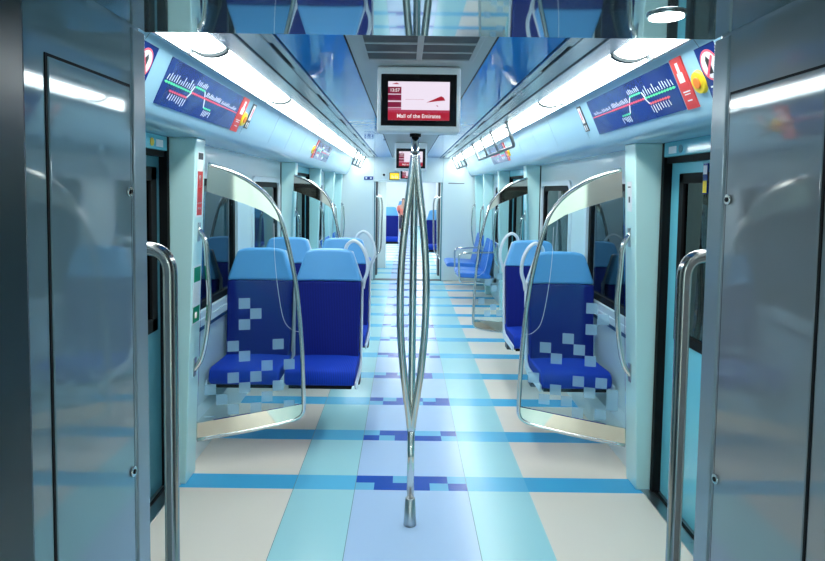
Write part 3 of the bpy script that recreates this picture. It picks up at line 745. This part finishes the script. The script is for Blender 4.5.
# narrow black and white sign strips and prohibition stickers
def strip_sign(s, y, label):
    t = thing('notice_strip', label, 'sign', cove_pt(s, y, .2), 'narrow black and white notices')
    a = MB(); cove_box(a, s, y, y + .07, .18, .98, 0, .004); a.build('sign_board', M['print_black'], t)
    a = MB(); cove_box(a, s, y + .012, y + .058, .45, .93, .004, .005); cove_box(a, s, y + .012, y + .026, .22, .38, .004, .005); cove_box(a, s, y + .044, y + .058, .22, .38, .004, .005); a.build('pictograms', M['print_white'], t)
    a = MB(); cove_box(a, s, y + .028, y + .044, .55, .85, .005, .006); a.build('mark', M['line_red'], t)
strip_sign(1, 3.56, 'narrow black and white notice on the right cove past the nearest map')
strip_sign(-1, 3.64, 'narrow black and white notice on the left cove past the nearest map')
def ban_sticker(s, y, label):
    t = thing('prohibition_sticker', label, 'sticker', cove_pt(s, y, .3), 'prohibition stickers by the gangway')
    a = MB(); cove_box(a, s, y, y + .13, .05, 1.0, 0, .003); a.build('sticker_board', M['navy_sign'], t)
    a = MB(); n = 28; yc, vc = y + .065, .64
    def pt(r, l, an): return cove_pt(s, yc + r * math.cos(an), vc + r * math.sin(an) / .197, l)
    a.slab([(.056 * math.cos(2 * math.pi * k / n), .056 * math.sin(2 * math.pi * k / n)) for k in range(n)], lambda p, q, d: cove_pt(s, yc + p, vc + q / .197, d), .003, .004, 0)
    a.slab([(.048 * math.cos(2 * math.pi * k / n), .048 * math.sin(2 * math.pi * k / n)) for k in range(n)], lambda p, q, d: cove_pt(s, yc + p, vc + q / .197, d), .004, .0048, 1)
    a.slab([(-.036, .026), (.028, -.038), (.036, -.030), (-.028, .034)], lambda p, q, d: cove_pt(s, yc + p, vc + q / .197, d), .0056, .0062, 0)
    a.slab([(-.008, -.03), (.016, -.03), (.016, .02), (.004, .034), (-.008, .02)], lambda p, q, d: cove_pt(s, yc + p, vc + q / .197, d), .0048, .0056, 2)
    a.build('ban_symbol', [M['line_red'], M['print_white'], M['print_black']], t)
    a = MB(); cove_box(a, s, y + .02, y + .11, .25, .28, .003, .004); cove_box(a, s, y + .03, y + .10, .16, .19, .003, .004); a.build('text_lines', M['print_white'], t)
ban_sticker(1, 2.03, 'navy sticker with red crossed-out circle on the right cove above the gangway edge')
ban_sticker(-1, 2.115, 'navy sticker with red crossed-out circle on the left cove above the gangway edge')
# stickers on the near pillars
def pillar_sticker(s, y0, y1, z0, z1, name, parts, label, cat):
    def P(y, z, d): return (s * (px_in(z) - d), y, z)
    t = thing(name, label, cat, (s * px_in(z0), (y0 + y1) / 2, z0))
    a = MB(); a.slab([(y0, z0), (y1, z0), (y1, z1), (y0, z1)], lambda p, q, d: P(p, q, d), 0, .002); a.build('sticker_board', parts[0], t)
    for nm, mm, rects in parts[1]:
        a = MB()
        for (u0, u1, v0, v1) in rects:
            a.slab([(y0 + (y1 - y0) * u, z0 + (z1 - z0) * v) for u, v in ((u0, v0), (u1, v0), (u1, v1), (u0, v1))], lambda p, q, d: P(p, q, d), .002, .0028)
        a.build(nm, mm, t)
pillar_sticker(-1, 3.18, 3.27, 1.44, 1.79, 'warning_sticker', (M['print_white'], [('black_band', M['print_black'], [(.1, .9, .88, .98)]), ('red_field', M['red'], [(.08, .92, .03, .70)]), ('pictogram', M['print_white'], [(.3, .7, .45, .64), (.2, .8, .2, .23), (.2, .8, .12, .15)])]), 'red and white warning sticker on the nearest left mint pillar', 'sticker')
pillar_sticker(-1, 3.17, 3.28, .86, 1.18, 'exit_sticker', (M['print_white'], [('green_field', M['green'], [(.05, .95, .72, .97)]), ('green_field', M['green'], [(.05, .95, .03, .30)]), ('arrow_mark', M['tv_text'], [(.3, .6, .10, .20)])]), 'green and white exit sticker low on the nearest left mint pillar', 'sticker')
pillar_sticker(1, 3.20, 3.26, 1.50, 1.66, 'notice_sticker', (M['print_white'], [('pictogram', M['print_black'], [(.35, .65, .3, .5), (.2, .8, .8, .84)])]), 'small white notice on the nearest right mint pillar', 'sticker')
# door header stickers
for s in (-1, 1):
    b = MB(); b.box(s * 1.285, s * 1.282, 2.98, 3.06, 1.80, 1.835, 0); b.tube([(s * 1.285, 2.93, 1.818), (s * 1.281, 2.93, 1.818)], .02, 20, m=1)
    solo(b, 'door_label', [M['print_white'], M['teal_dark'] if s > 0 else M['yellow']], 'small white label with a round mark on the header of the nearest %s door' % SIDE[s], 'label', (s * 1.285, 3.0, 1.80))
b = MB(); b.box(1.320, 1.3275, 2.735, 2.775, 1.60, 1.74, 0); b.box(1.3195, 1.3205, 2.738, 2.772, 1.605, 1.66, 1); b.box(1.3192, 1.3205, 2.738, 2.772, 1.69, 1.73, 2)
solo(b, 'door_sticker', [M['navy_sign'], M['yellow'], M['print_white']], 'small navy and yellow sticker on the nearest right door leaf', 'sticker', (1.325, 2.755, 1.60))
# yellow display and small fittings on the far end wall
t = thing('yellow_display', 'lit yellow display on the far end wall, left of the opening centre', 'display', (-.25, Y_END - .03, 1.84))
a = MB(); a.box(-.335, -.155, Y_END - .04, Y_END, 1.775, 1.90); a.build('display_case', M['black'], t, bevel=.004)
a = MB(); a.box(-.325, -.165, Y_END - .042, Y_END - .040, 1.785, 1.89); a.build('display_face', M['led_yellow'], t)
a = MB()
for k, h in enumerate((.05, .03, .05, .035)): a.box(-.295 + k * .03, -.281 + k * .03, Y_END - .043, Y_END - .042, 1.805, 1.805 + h)
a.build('display_marks', M['tv_text'], t)
b = MB(); b.box(-.78, -.62, Y_END - .01, Y_END, 1.77, 1.83, 0); b.tube([(-.74, Y_END - .01, 1.80), (-.74, Y_END - .014, 1.80)], .016, 14, m=1); b.tube([(-.66, Y_END - .01, 1.80), (-.66, Y_END - .014, 1.80)], .016, 14, m=1)
solo(b, 'wall_sign', [M['navy_sign'], M['print_white']], 'small dark plate with two round marks on the far end wall left of the opening', 'sign', (-.70, Y_END, 1.80))
b = MB(); b.tube([(-.43, Y_END, 1.86), (-.43, Y_END - .02, 1.86)], .02, 16); solo(b, 'camera_dome', M['black_gloss'], 'tiny black camera dot on the far end wall left of the yellow display', 'camera', (-.43, Y_END, 1.86))
for s in (-1, 1):
    b = MB(); b.box(s * .98, s * .70, Y_END - .008, Y_END, 1.62 + .1, 1.735, 0)
    if s > 0: solo(b, 'vent_slot', M['grille'], 'thin dark slot high on the far end wall right of the opening', 'vent', (s * .84, Y_END, 1.72))

# ------------------------------------------------------------------ seated passenger far away in the next car
def skin_fig(name, joints, edges, m, parent, lvl=1):
    me = bpy.data.meshes.new(name); me.from_pydata([j[0] for j in joints], edges, []); me.materials.append(m)
    o = bpy.data.objects.new(name, me); C.objects.link(o); o.parent = parent
    sk = o.modifiers.new('skin', 'SKIN')
    me.skin_vertices.new() if not me.skin_vertices else None
    for v, j in zip(me.skin_vertices[0].data, joints): v.radius = (j[1], j[1] * (j[2] if len(j) > 2 else 1))
    me.skin_vertices[0].data[0].use_root = True
    sb = o.modifiers.new('sub', 'SUBSURF'); sb.levels = lvl; sb.render_levels = lvl
    for p in me.polygons: p.use_smooth = True
    return o
pt = thing('person', 'tiny seated person in a salmon top and dark trousers far down the next car', 'person', (-.12, 23.0, 0))
J = [((0, 0, .50), .13), ((0, .02, .72), .13), ((0, .03, .93), .14), ((0, .02, 1.06), .055), ((0, 0, 1.16), .075, 1.15), ((0, .0, 1.26), .08, 1.1),
     ((-.19, .02, .97), .05), ((-.24, -.04, .74), .042), ((-.14, -.22, .62), .034), ((.19, .02, .97), .05), ((.24, -.04, .74), .042), ((.14, -.22, .62), .034),
     ((-.10, -.06, .50), .085), ((-.12, -.42, .50), .06), ((-.12, -.42, .10), .042), ((-.12, -.54, .05), .035),
     ((.10, -.06, .50), .085), ((.12, -.42, .50), .06), ((.12, -.42, .10), .042), ((.12, -.54, .05), .035)]
E = [(0, 1), (1, 2), (2, 3), (3, 4), (4, 5), (2, 6), (6, 7), (7, 8), (2, 9), (9, 10), (10, 11), (0, 12), (12, 13), (13, 14), (14, 15), (0, 16), (16, 17), (17, 18), (18, 19)]
skin_fig('body', J, E, M['skin'], pt)
g_ = lambda idx, f: [(J[i][0], J[i][1] * f) for i in idx]
skin_fig('shirt', g_([0, 1, 2, 6, 7, 9, 10], 1.14), [(0, 1), (1, 2), (2, 3), (3, 4), (2, 5), (5, 6)], M['salmon'], pt)
skin_fig('trousers', [((0, 0, .49), .145)] + g_([12, 13, 14, 16, 17, 18], 1.16), [(0, 1), (1, 2), (2, 3), (0, 4), (4, 5), (5, 6)], M['trousers'], pt)
skin_fig('hair', [((0, .03, 1.20), .085), ((0, .02, 1.29), .088)], [(0, 1)], M['hair'], pt)
sx = copy_tree(sN, (-.12, 22.83, 0), 'distant blue seat that carries the person in the salmon top', 'seats in the next car')

# ------------------------------------------------------------------ world, camera
w = bpy.data.worlds.new('world'); S.world = w; w.use_nodes = True
bg = w.node_tree.nodes['Background']; bg.inputs[0].default_value = (0.55, 0.72, 0.80, 1); bg.inputs[1].default_value = 0.55

F = 600.0; PITCH = math.radians(3.3); ROLL = math.radians(0.75); VP = (405.5, 190.0)
cam = bpy.data.cameras.new('camera'); co = bpy.data.objects.new('camera', cam); C.objects.link(co); S.camera = co
co.location = (-.05, .0, 1.60)
Rm = Matrix.Rotation(math.pi / 2 - PITCH, 3, 'X') @ Matrix.Rotation(ROLL, 3, 'Z')
co.rotation_euler = Rm.to_euler()
cam.sensor_fit = 'HORIZONTAL'; cam.sensor_width = 36; cam.lens = 36 * F / 825
cdir = Rm.transposed() @ Vector((0, 1, 0)); ix = F * cdir.x / -cdir.z; iy = -F * cdir.y / -cdir.z
cam.shift_x = (412.5 + ix - VP[0]) / 825; cam.shift_y = -(280.5 + iy - VP[1]) / 825
cam.clip_start = 0.02; cam.clip_end = 100
S.view_settings.view_transform = 'Standard'; S.view_settings.look = 'None'; S.view_settings.gamma = 1; S.view_settings.use_curve_mapping = False
S.view_settings.exposure = 0.7
S.cycles.max_bounces = 10; S.cycles.transparent_max_bounces = 16; S.cycles.glossy_bounces = 5; S.cycles.diffuse_bounces = 5
S.cycles.sample_clamp_indirect = 6
